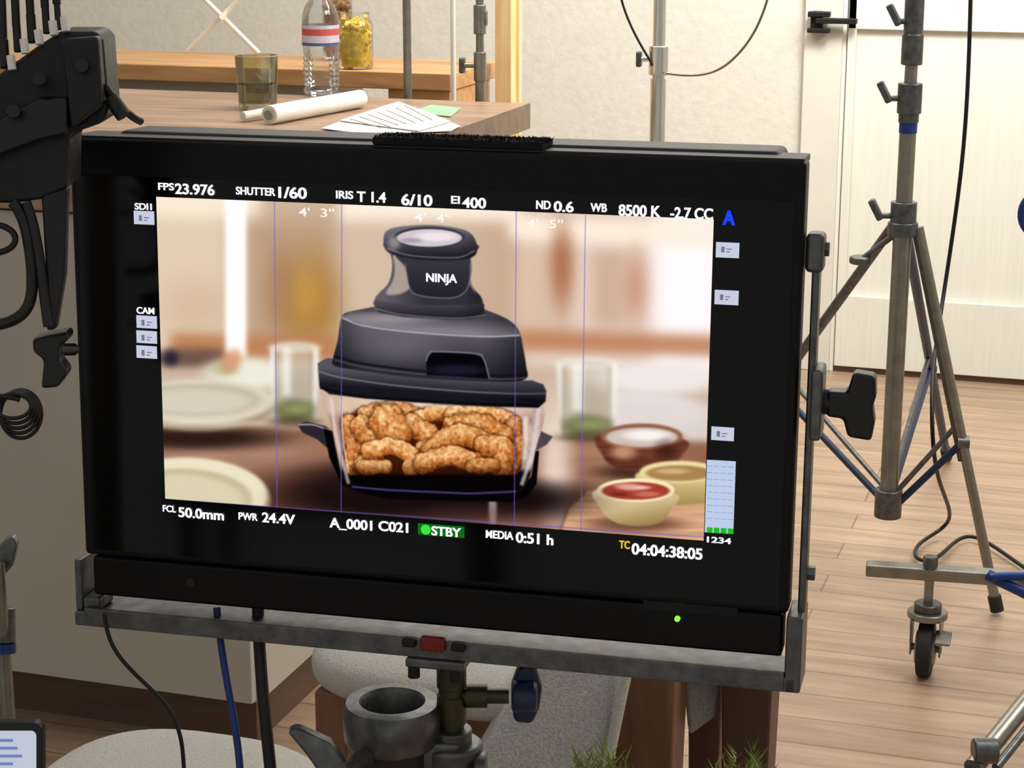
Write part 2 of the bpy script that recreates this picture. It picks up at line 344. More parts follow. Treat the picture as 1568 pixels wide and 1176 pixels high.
ba=hit(1326,870,z=zbar);bbp=hit(1660,893,z=zbar);d=(bbp-ba).normalized()
Rz=Matrix(((d.x,-d.y,0),(d.y,d.x,0),(0,0,1)))
box('base_arm',(ba+bbp)/2,((bbp-ba).length,.035,.024),M_stl,e,Rm=Rz,bevel=.004)
hb=bbp;cyl('centre_post',Vector((hb.x,hb.y,.05)),Vector((hb.x,hb.y,1.9)),.018,M_stl,e)
for i,(dx,dy) in enumerate(((.34,.25),(.3,-.3))):
    g=Vector((hb.x+dx,hb.y+dy,zbar));box('base_arm_%d'%(i+2),(hb+g)/2,((g-hb).length,.035,.024),M_stl,e,Rm=Matrix.Rotation(math.atan2(dy,dx),3,'Z'),bevel=.004)
    cyl('stem_%d'%(i+2),Vector((g.x,g.y,.06)),g,.009,M_stl,e);cyl('tyre_%d'%(i+2),Vector((g.x-.012,g.y,.05)),Vector((g.x+.012,g.y,.05)),.05,M_rub,e,bevel=.006)
tube('blue_brace',[hit(1512,880,z=zbar+.02),hit(1535,892,z=zbar+.01),hit(1568,905,z=zbar),hit(1600,925,z=zbar-.02)],.011,M_blue,e)
tube('blue_brace_2',[hit(1518,884,z=zbar+.02),hit(1545,880,z=zbar+.03),hit(1640,885,z=zbar+.03)],.008,M_blue,e)
tube('blue_strap',[hit(1660,270,y=hb.y),hit(1580,285,y=hb.y),hit(1548,330,y=hb.y),hit(1580,372,y=hb.y),hit(1660,385,y=hb.y)],.007,M_blue,e)
# near stand at lower right
e=root('folding_stand',P(1530,1130,2.6))
a=P(1640,990,2.75);b=P(1490,1176,2.57)
cyl('leg_tube',a,b,.013,M_stl,e);ft=Vector((b.x-.01,b.y,.01));cyl('leg_lower',b,ft,.012,M_stl,e);cyl('leg_rod',a+RT*.03,b+RT*.03,.006,M_gal,e)
kp=P(1513,1150,2.57);cyl('joint_knob',kp-RT*.02,kp+RT*.012,.017,M_gal,e,bevel=.003)
cyl('upright',Vector((a.x,a.y,a.z-.05)),Vector((a.x,a.y,1.7)),.015,M_stl,e)
cyl('leg_tube_2',a,Vector((a.x+.25,a.y+.2,.01)),.013,M_stl,e)
# cables right
e=root('power_cable',hit(1440,480,y=4.3))
yk=4.3
tube('cable',[hit(1487,-40,y=yk),hit(1485,60,y=yk),hit(1480,200,y=yk),hit(1462,340,y=yk),hit(1442,470,y=yk),hit(1428,560,y=4.1),hit(1426,640,y=4.0),hit(1432,740,y=4.0),hit(1470,800,z=.02),hit(1400,830,z=.015),hit(1398,860,z=.015),hit(1440,860,z=.015),hit(1480,800,z=.015),hit(1540,850,z=.015),hit(1570,870,z=.01)],.0045,M_cbl,e,res=16)
e=root('hanging_cable',hit(1100,100,y=4.33))
tube('cable_loop',[hit(1182,-30,y=4.33),hit(1170,30,y=4.33),hit(1130,95,y=4.33),hit(1080,122,y=4.33),hit(1020,112,y=4.33)],.0028,M_stl,e,res=16)
tube('cable_black',[hit(1000,100,y=4.33),hit(975,60,y=4.33),hit(952,20,y=4.33),hit(946,-30,y=4.33)],.0028,M_cbl,e,res=16)
# ------------------------------------------------------------------ chairs
def chair_legs(e,x0,x1,y0,y1,zt,m,w=.04,wb=.024):
    for i,(x,y) in enumerate(((x0,y0),(x1,y0),(x0,y1),(x1,y1))):
        vs=[];h0=w/2;h1=wb/2
        for z,hh in((zt,h0),(0,h1)):
            vs+=[(x-hh,y-hh,z),(x+hh,y-hh,z),(x+hh,y+hh,z),(x-hh,y+hh,z)]
        mesh('leg_%d'%(i+1),vs,[(0,1,2,3),(4,5,6,7),(0,1,5,4),(1,2,6,5),(2,3,7,6),(3,0,4,7)],m,e,bevel=.004)
def cushion(nm,c,s,m,e,rz=0,n=2.6,bul=.35):
    """rounded cushion: superellipsoid"""
    vs=[];fs=[];nu,nv=48,20
    sg=lambda w,p:math.copysign(abs(w)**p,w)
    for j in range(nv+1):
        ph=-math.pi/2+math.pi*j/nv
        for i in range(nu):
            a=2*math.pi*i/nu
            x=sg(math.cos(ph),.45)*sg(math.cos(a),2/n-.2);y=sg(math.cos(ph),.45)*sg(math.sin(a),2/n-.2);z=sg(math.sin(ph),.8)
            q=Vector((x*s[0]/2,y*s[1]/2,z*s[2]/2));q.rotate(Matrix.Rotation(rz,3,'Z'));vs.append(Vector(c)+q)
    for j in range(nv):
        for i in range(nu):
            k=(i+1)%nu;fs.append((j*nu+i,j*nu+k,(j+1)*nu+k,(j+1)*nu+i))
    return mesh(nm,vs,fs,m,e)
# chair A
q=P(438,1030,2.55);xa=q.x;ya=q.y-.02;zs=q.z
e=root('dining_chair',(xa+.24,ya+.2,0))
cushion('seat',(xa+.205,ya+.22,zs),(.41,.46,.085),M_fab,e)
bb('apron',xa+.03,xa+.38,ya+.04,ya+.40,zs-.1,zs-.03,M_legw,e)
chair_legs(e,xa+.055,xa+.355,ya+.06,ya+.38,zs-.04,M_legw)
box('backrest',(xa+.205,ya+.47,zs+.17),(.38,.05,.25),M_fab,e,bevel=.02,Rm=Matrix.Rotation(-.12,3,'X'))
for s in(.05,.36): cyl('back_post_%d'%(s*100),(xa+s,ya+.42,zs-.05),(xa+s,ya+.47,zs+.15),.015,M_legw,e)
# chair C near left, round seat
q=P(325,1116,2.35);c3=Vector((q.x+.02,q.y-.16,q.z-.03))
e=root('dining_chair',(c3.x,c3.y,0))
cushion('seat',c3,(.34,.34,.085),M_fab,e,n=2.2);cyl('seat_ring',c3-UP*.07,c3-UP*.03,.14,M_legw,e)
chair_legs(e,c3.x-.10,c3.x+.10,c3.y-.1,c3.y+.1,c3.z-.05,M_legw)
# chair B
l1=P(1000,1060,2.55);l2=P(1150,1060,2.6)
e=root('dining_chair',((l1.x+l2.x)/2,(l1.y+l2.y)/2,0))
def leg(nm,p,w,wb,zt,m):
    vs=[]
    for z,hh in((zt,w/2),(0,wb/2)):
        vs+=[(p.x-hh,p.y-hh,z),(p.x+hh,p.y-hh,z),(p.x+hh,p.y+hh,z),(p.x-hh,p.y+hh,z)]
    mesh(nm,vs,[(0,1,2,3),(4,5,6,7),(0,1,5,4),(1,2,6,5),(2,3,7,6),(3,0,4,7)],m,e,bevel=.004)
zl=.53
leg('leg_1',l1,.078,.056,zl,M_legw);leg('leg_2',l2,.070,.05,zl,M_legd)
leg('leg_3',l1+Vector((-.1,.3,0)),.06,.04,zl-.04,M_legd);leg('leg_4',l2+Vector((-.12,.3,0)),.06,.04,zl-.04,M_legd)
cushion('seat',((l1.x+l2.x)/2-.04,l1.y+.17,.50),(.22,.34,.10),M_fabg,e)
prism('side_skirt',[P(1046,1020,2.62),P(1108,1024,2.62),P(1096,1100,2.62),P(1056,1128,2.62)],FW*.03,M_fabg,e,bevel=.006)
prism('padded_back',[P(700,1215,2.4),P(825,1000,2.42),P(962,1010,2.42),P(922,1215,2.4)],FW*.06,M_fabg,e,bevel=.018)
tube('piping',[P(964,1010,2.41),P(946,1090,2.41),P(922,1215,2.40)],.007,M_fab,e)
a=P(830,1215,2.42);leg('back_leg_a',a+FW*.03-RT*.06,.035,.03,a.z+.02,M_legw);leg('back_leg_b',a+FW*.03+RT*.05,.035,.03,a.z+.02,M_legw)
bb('seat_rail',a.x,l1.x,l1.y-.0,l1.y+.03,.40,.44,M_legw,e)
# ------------------------------------------------------------------ plants
def plant(u,v,t,n,sp):
    tip=P(u,v,t);e=root('potted_grass',(tip.x,tip.y,0));b=Vector((tip.x,tip.y,0))
    lathe('pot',b,[(0,0),(.035,0),(.05,.15),(.045,.15),(.04,.14),(0,.14)],M_pot,e)
    vs=[];fs=[]
    def tri(a,b_,w):
        k=len(vs);s=Vector((random.uniform(-1,1),random.uniform(-1,1),0)).normalized()*w;vs.extend([a-s,a+s,b_]);fs.append((k,k+1,k+2))
    for i in range(n):
        a=random.random()*6.28;rr=random.random()**.5*sp;h=tip.z-random.random()**.7*.07
        s=b+Vector((rr*.5*math.cos(a),rr*.5*math.sin(a),.13));en=b+Vector((rr*1.0*math.cos(a),rr*1.0*math.sin(a),h-rr*.5))
        tri(s,en,.002)
        for j in range(18):
            g=s.lerp(en,.78+.22*j/18);a2=random.random()*6.28;tri(g,g+Vector((.012*math.cos(a2),.012*math.sin(a2),.016)),.0014)
    mesh('blades',vs,fs,M_plant,e,smooth=False)
plant(918,1122,2.15,80,.032);plant(1140,1134,2.15,80,.036);plant(676,1136,1.95,30,.016)
# ------------------------------------------------------------------ monitor
def rot(w):
    a=np.linalg.norm(w)+1e-12;k=w/a;K=np.array([[0,-k[2],k[1]],[k[2],0,-k[0]],[-k[1],k[0],0]])
    return np.eye(3)+math.sin(a)*K+(1-math.cos(a))*K@K
W=.6
def solve(px):
    C0=np.column_stack([R,F,U])
    def proj(p):
        M=C0@rot(p[:3]);c=C+F*p[5]+R*p[3]+U*p[4];r=[]
        for sx,sz in((-1,1),(1,1),(1,-1),(-1,-1)):
            q=c+M[:,0]*sx*W/2+M[:,2]*sz*p[6]-C;D=q@F;r+=[784+f*(q@R)/D,588-f*(q@U)/D]
        return np.array(r)
    p=np.array([0,0,0.1,-.1,0,1.6,.2]);t=np.array(px).ravel()
    for i in range(60):
        r=proj(p)-t;J=np.zeros((8,7))
        for j in range(7):
            q=p.copy();q[j]+=1e-5;J[:,j]=(proj(q)-t-r)/1e-5
        p=p-np.linalg.lstsq(J.T@J+1e-3*np.eye(7),J.T@r,rcond=None)[0]
    return C0@rot(p[:3]),C+F*p[5]+R*p[3]+U*p[4],p[6],proj(p)-t
MR,MC,HH,err=solve([(105,207),(1232,250),(1208,1008),(131,912)])
MM=Matrix(((MR[0,0],MR[0,1],MR[0,2],MC[0]),(MR[1,0],MR[1,1],MR[1,2],MC[1]),(MR[2,0],MR[2,1],MR[2,2],MC[2]),(0,0,0,1)))
def S(u,v,y=0.):
    d=F+R*(u-784)/f+U*(588-v)/f;n=MR[:,1];o=MC+n*y
    t=((o-C)@n)/(d@n);q=C+d*t-MC;return float(q@MR[:,0]),float(q@MR[:,2])
mon=root('production_monitor',M=MM);LOCAL[0]=True
zl0=S(125,852)[1];zl1=S(1212,938)[1];zlip=(zl0+zl1)/2
bb('front_frame',-W/2,W/2,0,.028,zlip,HH,M_bez,mon,bevel=.004)
bb('lower_frame',-W/2+.006,W/2-.004,.002,.028,-HH,zlip-.0015,M_bez,mon,bevel=.003)
bb('rear_housing',-W/2+.03,W/2-.022,.028,.085,-HH+.03,HH+.004,M_top,mon,bevel=.006)
bb('top_cap',-W/2+.002,W/2-.002,.004,.05,HH-.004,HH+.0015,M_top,mon,bevel=.001)
bb('screen_glass',S(118,400)[0]+.002,S(1222,400)[0]-.004,-.0006,.001,zlip+.006,HH-.030,M_gloss,mon,bevel=0)
bb('label_recess',S(985,900)[0],S(1130,900)[0],.0012,.003,S(1050,915)[1],zlip-.006,M_gloss,mon,bevel=0)
# fuzzy strip
xa_,_=S(567,205);xb_,_=S(830,215)
o=box('hook_strip',((xa_+xb_)/2,.022,HH+.0045),(xb_-xa_,.04,.007),M_fuzz,mon,bevel=.003)
fz=[];ff=[]
for i in range(1600):
    x=random.uniform(xa_,xb_);y=random.uniform(.002,.042)
    h=random.uniform(.0002,.0022);k=len(fz);dx=random.uniform(-.004,.004)
    fz+=[(x-.0008,y,HH+.006),(x+.0008,y,HH+.006),(x+dx,y-.001,HH+.008+h)];ff.append((k,k+1,k+2))
mesh('hook_fibres',fz,ff,M_fuzz,mon,smooth=False)
# ---- picture artwork on the display ------------------------------------------------
cs=[S(243,297),S(1092,340),S(1079,823),S(251,767)]
px0=(cs[0][0]+cs[3][0])/2;px1=(cs[1][0]+cs[2][0])/2;pz1=(cs[0][1]+cs[1][1])/2;pz0=(cs[2][1]+cs[3][1])/2
NX,NZ=1100,620
gx=np.linspace(px0,px1,NX);gz=np.linspace(pz0,pz1,NZ);GX,GZ=np.meshgrid(gx,gz)
Q=MC[None,None,:]+GX[...,None]*MR[:,0]+GZ[...,None]*MR[:,2]-C
D=Q@F;XX=784+f*(Q@R)/D;YY=588-f*(Q@U)/D   # artwork layout coordinates
img=np.zeros((NZ,NX,3))
def sm(x,a,b):
    t=np.clip((x-a)/(b-a),0,1);return t*t*(3-2*t)
def put(m,c):
    global img
    c=np.asarray(c,dtype=float)
    if c.ndim==1:c=c[None,None,:]
    img=img*(1-m[...,None])+c*m[...,None]
def mul(m,k):
    global img
    img=img*(1+(k-1)*m[...,None])
def gauss(a,s):
    """separable gaussian blur, s in grid cells"""
    r=int(3*s)+1;k=np.exp(-.5*(np.arange(-r,r+1)/s)**2);k/=k.sum()
    for axn in(0,1):
        pad=[(0,0)]*a.ndim;pad[axn]=(r,r);b=np.pad(a,pad,mode='edge');o=np.zeros_like(a)
        for i,w in enumerate(k):
            sl=[slice(None)]*a.ndim;sl[axn]=slice(i,i+a.shape[axn]);o+=w*b[tuple(sl)]
        a=o
    return a
def blur(s):
    global img
    img=gauss(img,s)
def ell(cx,cy,rx,ry,soft=.1,a=0):
    ca,sa=math.cos(a),math.sin(a);x=(XX-cx)*ca+(YY-cy)*sa;y=-(XX-cx)*sa+(YY-cy)*ca
    return 1-sm(np.sqrt((x/rx)**2+(y/ry)**2),1-soft,1+soft)
def rect(xa,xb,ya,yb,s,sl=0):
    x=XX;y=YY-sl*(XX-xa);return sm(x,xa-s,xa+s)*(1-sm(x,xb-s,xb+s))*sm(y,ya-s,ya+s)*(1-sm(y,yb-s,yb+s))
def catm(p,n=8):
    p=np.array(p,float);o=[];N=len(p)
    for i in range(N):
        a,b,c,d=p[i-1],p[i],p[(i+1)%N],p[(i+2)%N]
        for k in range(n):
            t=k/n;o.append(.5*((2*b)+(-a+c)*t+(2*a-5*b+4*c-d)*t*t+(-a+3*b-3*c+d)*t**3))
    return o
def sdp(pts):
    p=np.array(pts,float);d=np.full(XX.shape,1e9)
    bx=(XX>p[:,0].min()-30)&(XX<p[:,0].max()+30)&(YY>p[:,1].min()-30)&(YY<p[:,1].max()+30)
    x=XX[bx];y=YY[bx];dd=np.full(x.shape,1e9);ii=np.zeros(x.shape,bool)
    for i in range(len(p)):
        a=p[i];b=p[(i+1)%len(p)];e=b-a;L=max(e@e,1e-9)
        t=np.clip(((x-a[0])*e[0]+(y-a[1])*e[1])/L,0,1);dd=np.minimum(dd,(x-a[0]-t*e[0])**2+(y-a[1]-t*e[1])**2)
        if a[1]!=b[1]:
            c=((a[1]>y)!=(b[1]>y))&(x<(b[0]-a[0])*(y-a[1])/(b[1]-a[1])+a[0]);ii^=c
    dd=np.sqrt(dd);d[bx]=np.where(ii,-dd,dd);return d
def poly(pts,soft=1.,smooth=False):
    d=sdp(catm(pts) if smooth else pts);return 1-sm(d,-soft,soft)
def line(pts,w,soft=1.):
    m=np.zeros(XX.shape)
    for a,b in zip(pts[:-1],pts[1:]):
        e=np.array(b,float)-a;t=np.clip(((XX-a[0])*e[0]+(YY-a[1])*e[1])/(e@e),0,1)
        d=np.sqrt((XX-a[0]-t*e[0])**2+(YY-a[1]-t*e[1])**2);m=np.maximum(m,1-sm(d,w/2-soft,w/2+soft))
    return m
def spl(pts,n=5):
    p=np.array(pts,float);P_=np.vstack([2*p[0]-p[1],p,2*p[-1]-p[-2]]);o=[]
    for i in range(1,len(P_)-2):
        a,b,c,d=P_[i-1:i+3]
        for k in range(n):
            t=k/n;o.append(.5*((2*b)+(-a+c)*t+(2*a-5*b+4*c-d)*t*t+(-a+3*b-3*c+d)*t**3))
    o.append(p[-1]);return o
def curve(pts,w,soft=1.): return line(spl(pts),w,soft)
def noise(sx,sy,seed=0):
    r=np.random.default_rng(seed).random((400,400));x=(XX/sx)%398;y=(YY/sy)%398
    xi=x.astype(int);yi=y.astype(int);fx=x-xi;fy=y-yi;fx=fx*fx*(3-2*fx);fy=fy*fy*(3-2*fy)
    return (r[yi,xi]*(1-fx)+r[yi,xi+1]*fx)*(1-fy)+(r[yi+1,xi]*(1-fx)+r[yi+1,xi+1]*fx)*fy
def fbm(s,seed=0,st=1):return (noise(s*st,s,seed)+.5*noise(s*st/2,s/2,seed+1)+.25*noise(s*st/4,s/4,seed+2))/1.75
# background
put(np.ones(XX.shape),(196,172,148))
put(rect(200,345,300,540,16),(216,196,172));put(rect(200,400,280,335,16),(238,222,202))
put(rect(380,520,340,520,26),(182,152,126));put(rect(520,620,300,520,25),(204,182,160))
put(rect(740,800,330,500,20),(194,166,142));put(rect(800,1100,330,560,20),(222,202,190))
put(rect(800,880,370,520,24),(208,182,162));put(rect(905,960,380,500,18),(200,170,150))
put(rect(1000,1100,330,620,20),(244,238,240));put(rect(780,1100,330,366,14,.04),(244,228,212))
put(ell(861,405,16,60,.8)*.85,(158,100,68));put(ell(975,440,16,50,.9)*.7,(184,130,102))
put(ell(474,462,44,66,.8)*.95,(168,124,62));put(ell(468,450,22,34,.8)*.6,(200,156,84));put(ell(430,440,20,60,.8)*.5,(156,118,90));put(ell(300,470,50,40,.8)*.5,(196,168,140))
put(rect(262,520,510,546,8,.02)*.95,(182,126,88));put(rect(790,1100,504,536,10,.03)*.95,(184,128,94))
put(rect(300,345,536,552,5),(116,86,70))
put(rect(520,800,290,338,14),(242,228,212))
blur(7.5)
put(rect(346,378,302,548,4.5),(250,248,250))
put(rect(200,1100,548,1000,10,.03),(196,174,156))
put(ell(285,548,50,14,.7),(110,86,76));put(ell(262,548,12,12,.6),(46,42,56))
put(ell(380,572,62,24,.4),(226,224,208));put(ell(345,565,20,10,.6)*.8,(170,176,130));put(ell(355,552,14,20,.5,.6)*.8,(204,144,106))
put(ell(1010,578,100,26,.4),(230,220,216))
# table, its highlights and shadows painted in
wood=fbm(26,3,4)[...,None];wood2=fbm(70,9,3)[...,None];grain=noise(90,2.2,88)[...,None]
put(rect(200,1100,648,1000,8,.03),np.array((140,98,78))*(0.72+.2*wood+.16*wood2+.18*grain))
put(ell(350,700,120,30,.8)*.7,np.array((190,152,130))*(0.82+.16*wood+.2*grain));put(ell(560,680,150,30,.7)*.4,(164,126,104))
put(ell(852,715,24,90,.8)*.95,(230,214,202));put(ell(930,705,70,44,.9)*.5,np.array((180,138,114))*(.85+.3*grain))
put(ell(300,670,125,17,.6),(50,34,28))
put(ell(470,760,150,40,.8)*.6,(56,34,28));put(ell(850,775,60,28,.9)*.4,(76,48,40))
blur(2.6)
# plates
put(ell(305,622,114,38,.05),(160,142,120));put(ell(305,614,114,34,.06),(212,204,186));put(ell(303,612,100,25,.1),(190,180,160));put(ell(300,614,84,18,.2),(206,197,180));put(ell(315,648,90,5,.6)*.5,(236,226,206))
put(ell(960,630,125,32,.2)*(XX>930),(218,210,206));put(rect(950,1100,618,668,9,.05)*.8,(214,205,202))
# blurred glasses
for gx_,gy,w,h in((452,588,38,57),(900,612,47,57)):
    gm=poly([(gx_-w,gy-h),(gx_+w,gy-h),(gx_+w*.86,gy+h*.9),(gx_+w*.5,gy+h),(gx_-w*.5,gy+h),(gx_-w*.86,gy+h*.9)],3)
    put(gm*.5,(206,198,182));put(gm*ell(gx_,gy+h*.15,w*.75,h*.6,.7)*.4,(150,142,124))
    put(gm*(rect(gx_-w-2,gx_-w+8,gy-h,gy+h,3)+rect(gx_+w-10,gx_+w,gy-h,gy+h,3))*.75,(244,244,240))
    put(gm*(rect(gx_-w+8,gx_-w+13,gy-h+6,gy+h,3)+rect(gx_+w-15,gx_+w-11,gy-h+6,gy+h,3))*.5,(140,130,112))
    put(ell(gx_,gy-h,w,8,.3)*.7,(240,236,228));put(ell(gx_,gy-h+1,w*.8,5,.4)*.6,(196,186,168));put(gm*ell(gx_,gy+h*.72,w*.92,17,.5)*.85,(98,104,64));put(gm*ell(gx_+4,gy+h*.66,w*.5,6,.7)*.6,(166,170,116));put(rect(gx_-w*.5,gx_-w*.15,gy-h,gy+h*.3,5)*.55,(252,252,252))
    put(ell(gx_,gy+h,w,7,.5)*.7,(76,62,46))
blur(2.8)
put(ell(285,764,130,64,.03),(166,150,118));put(ell(283,758,127,58,.035),(226,216,188));put(ell(279,764,108,47,.06),(192,180,148));put(ell(274,770,100,44,.1),(210,200,170))
blur(1.8)
# board and bowls
bd=poly([(860,812),(872,778),(900,752),(935,744),(1100,762),(1100,850),(860,850)],2.5)
put(poly([(856,818),(868,782),(897,756),(933,748),(1100,766),(1100,850),(856,850)],4)*.6,(60,36,28))
put(bd,np.array((212,164,130))*(0.74+.2*wood+.22*grain))
put(ell(985,722,70,12,.6)*.75,(50,28,22))
put(poly([(919,664),(925,700),(945,715),(985,722),(1025,716),(1042,700),(1047,672)],2,True),np.array((96,54,40))*(.6+.5*wood+.4*grain))
put(ell(983,668,63,20,.05),(140,92,70));put(ell(983,669,55,15,.08),(200,184,178));put(ell(990,666,34,8,.5),(238,230,226));put(ell(955,692,18,10,.7),(186,138,110));put(ell(1020,690,16,14,.8)*.6,(46,26,20))
put(poly([(980,722),(988,752),(1010,770),(1060,772),(1100,760),(1100,715)],2,True),np.array((192,172,120))+(YY[...,None]-745)*-1.3);put(ell(1040,722,60,17,.05),(230,214,162));put(ell(1040,724,51,12,.1),(164,128,82));put(ell(1030,721,24,4,.5)*.7,(220,192,146))
put(ell(975,802,70,12,.6)*.75,(92,58,44))
blur(1.3)
put(poly([(915,750),(920,778),(940,798),(975,805),(1010,800),(1028,780),(1033,755)],1.5,True),np.array((206,184,140))+(YY[...,None]-770)*-1.6-(XX[...,None]-975)*.3)
put(ell(974,750,59,18,.04),(238,226,188));put(ell(974,751,52,13.5,.08),(160,66,52));put(ell(965,745,22,5,.5,.05)*.85,(228,174,162));put(ell(992,756,18,4,.6)*.8,(206,120,106));put(ell(950,756,12,3,.6)*.6,(104,34,26));put(ell(985,746,12,2.5,.6)*.7,(240,206,196))
blur(.9)
# appliance shadow on table
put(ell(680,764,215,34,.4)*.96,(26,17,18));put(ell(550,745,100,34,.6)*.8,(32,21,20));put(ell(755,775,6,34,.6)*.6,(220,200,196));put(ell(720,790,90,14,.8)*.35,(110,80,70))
# handles + black frame
put(poly([(456,650),(470,645),(500,652),(512,664),(516,690),(505,688),(486,672),(464,662)],1),(46,42,50));put(curve([(458,650),(480,650),(505,658)],2.4,1),(160,154,158))
put(poly([(820,655),(838,664),(847,668),(838,680),(820,690)],1),(80,70,76))
put(poly([(496,655),(516,662),(536,735),(570,748),(790,752),(814,730),(820,690),(826,690),(822,740),(806,762),(780,768),(600,764),(560,756),(524,742),(505,700)],1.2),(12,10,15))
# glass bowl
bowl=poly(catm([(499,606),(508,650),(518,700),(528,732),(560,747),(640,753),(720,756),(785,753),(808,736),(820,690),(831,622),(760,614),(640,610),(560,607)],5),1.2)
put(bowl,np.array((142,104,82))+(fbm(20,9)[...,None]-.5)*60);put(bowl*rect(500,850,716,770,8),(20,13,15));put(bowl*rect(495,850,600,634,8)*.85,(226,200,180))
put(bowl*rect(795,840,600,720,5)*.8,np.array((196,172,162))+(fbm(14,77)[...,None]-.5)*90);put(bowl*rect(480,524,600,720,5)*.6,(192,168,156))
put(poly([(526,648),(545,628),(600,622),(640,626),(700,624),(770,628),(796,650),(792,726),(532,726)],5),(70,34,16))  # dark base, ambient shade painted between the tenders
# breaded chicken tenders, each a bent capsule, painted back to front, top light in the colour
nz=fbm(11,21);nz2=fbm(3.6,31);nz3=fbm(6,57)
tend=[(((536,648),(544,684),(542,716)),15),(((560,634),(600,627),(636,636)),13),(((636,644),(668,632),(702,638)),13),(((694,636),(740,632),(778,644)),14),(((787,650),(790,688),(782,716)),13),
(((554,652),(578,684),(560,712)),17),(((632,650),(660,672),(644,702)),17),(((696,652),(734,650),(772,668)),18),(((664,690),(698,666),(742,676)),18),(((592,644),(606,664)),25),
(((566,690),(602,684),(630,698),(630,716)),14),(((744,682),(772,688),(768,712)),18),(((648,710),(688,698),(722,706)),16),(((556,714),(592,714)),11),(((726,714),(756,712)),12)]
for i,(pts,w) in enumerate(tend):
    q_=spl(pts,6) if len(pts)>2 else [np.array(p,float) for p in pts]
    best=np.full(XX.shape,1e9);dy=np.zeros(XX.shape);dx_=np.zeros(XX.shape)
    for a,b in zip(q_[:-1],q_[1:]):
        e=b-a;t=np.clip(((XX-a[0])*e[0]+(YY-a[1])*e[1])/(e@e),0,1);qx=XX-a[0]-t*e[0];qy=YY-a[1]-t*e[1];d_=qx*qx+qy*qy;mk=d_<best
        best=np.where(mk,d_,best);dy=np.where(mk,qy,dy);dx_=np.where(mk,qx,dx_)
    r=np.sqrt(best)/w+(nz-.5)*.45+(nz3-.5)*.3
    lim=bowl*(1-sm(YY,724,729))
    put((1-sm(r,.92,1.3))*lim*.6,(52,24,10))
    hgt=np.sqrt(np.clip(1-r*r,0,1));tone=((i*37)%7)/7*.14-.08
    lt=np.clip(.22+tone+.46*hgt-.34*dy/w-.10*dx_/w+(nz2-.5)*.6+(nz3-.5)*.5,0,1)[...,None]
    c=np.where(lt<.5,np.array((98,48,20))*(1-lt*2)+np.array((188,114,56))*lt*2,np.array((188,114,56))*(2-lt*2)+np.array((248,212,158))*(lt*2-1))
    put((1-sm(r,.93,1.03))*lim,c)
mul(bowl*sm(YY,700,728),.7)
# glass reflections
put(curve([(508,612),(516,670),(534,738)],5,2)*.6,(226,214,214));put(curve([(826,622),(816,690),(800,740)],6,2.5)*.7,(210,202,212));put(line([(806,640),(803,700)],7,3)*.6,(240,232,228))
put(line([(540,745),(600,750),(720,755),(790,752)],2.5,1)*.8,(84,80,150));put(curve([(523,612),(526,670),(534,722)],2.4,1)*.6,(244,236,228));put(line([(640,620),(700,622)],5,2)*.4,(250,240,230))
def shade(m,c0,c1,t):
    t=np.clip(t,0,1)[...,None];put(m,np.array(c0)*(1-t)+np.array(c1)*t)
# lid flange, highlight painted along its top edge
fl=poly([(487,556),(500,548),(520,548),(560,560),(650,572),(760,582),(815,582),(832,588),(837,598),(836,614),(825,624),(740,622),(640,616),(560,610),(505,603),(490,592)],1.2)
shade(fl,(86,84,92),(30,29,36),(YY-562-.075*(XX-487))/26);put(curve([(488,568),(520,577),(600,589),(700,598),(780,602),(835,602)],2.2,1)*.8,(132,128,138));put(curve([(492,594),(560,607),(700,616),(825,621)],3,1)*.8,(14,13,18))
mul(fl*(sm(XX,700,840)),.75)
# lid body, side shade and shoulder highlights painted in
up=poly(catm([(524,486),(540,476),(600,470),(680,471),(742,475),(780,490),(796,508),(802,535),(806,560),(805,580),(760,584),(640,578),(560,568),(514,560),(511,548),(518,520)],4),1.2)
shade(up,(92,89,98),(46,44,52),(YY-500-.06*(XX-524))/58)
mul(up*(1-sm(XX,510,565)),.7);mul(up*sm(XX,730,810),.58);put(up*ell(612,530,56,26,.9)*.45,(130,126,134))
sh=poly([(524,486),(536,477),(570,470),(600,466),(740,472),(776,488),(794,506),(796,513),(740,514),(640,508),(560,498)],1.3)
shade(sh,(72,69,78),(128,123,130),(YY-472-.07*(XX-524))/22);mul(sh*sm(XX,720,800),.78);put(sh*ell(600,486,60,8,.8)*.6,(172,164,164))
put(curve([(526,487),(560,499),(640,509),(740,515),(796,513)],2.4,1),(172,166,172))
put(curve([(513,545),(560,557),(650,568),(760,575),(806,573)],3,1.5),(24,23,30));put(curve([(514,551),(560,562),(650,573),(760,580),(806,578)],1.6,1)*.6,(116,112,122))
put(poly([(654,574),(653,548),(663,538),(728,541),(742,549),(751,580)],1.4),(14,13,18));put(curve([(653,552),(658,541),(668,538),(728,541),(741,549),(750,579)],2,1),(128,124,132));put(ell(700,566,40,8,.6)*.35,(70,66,110))
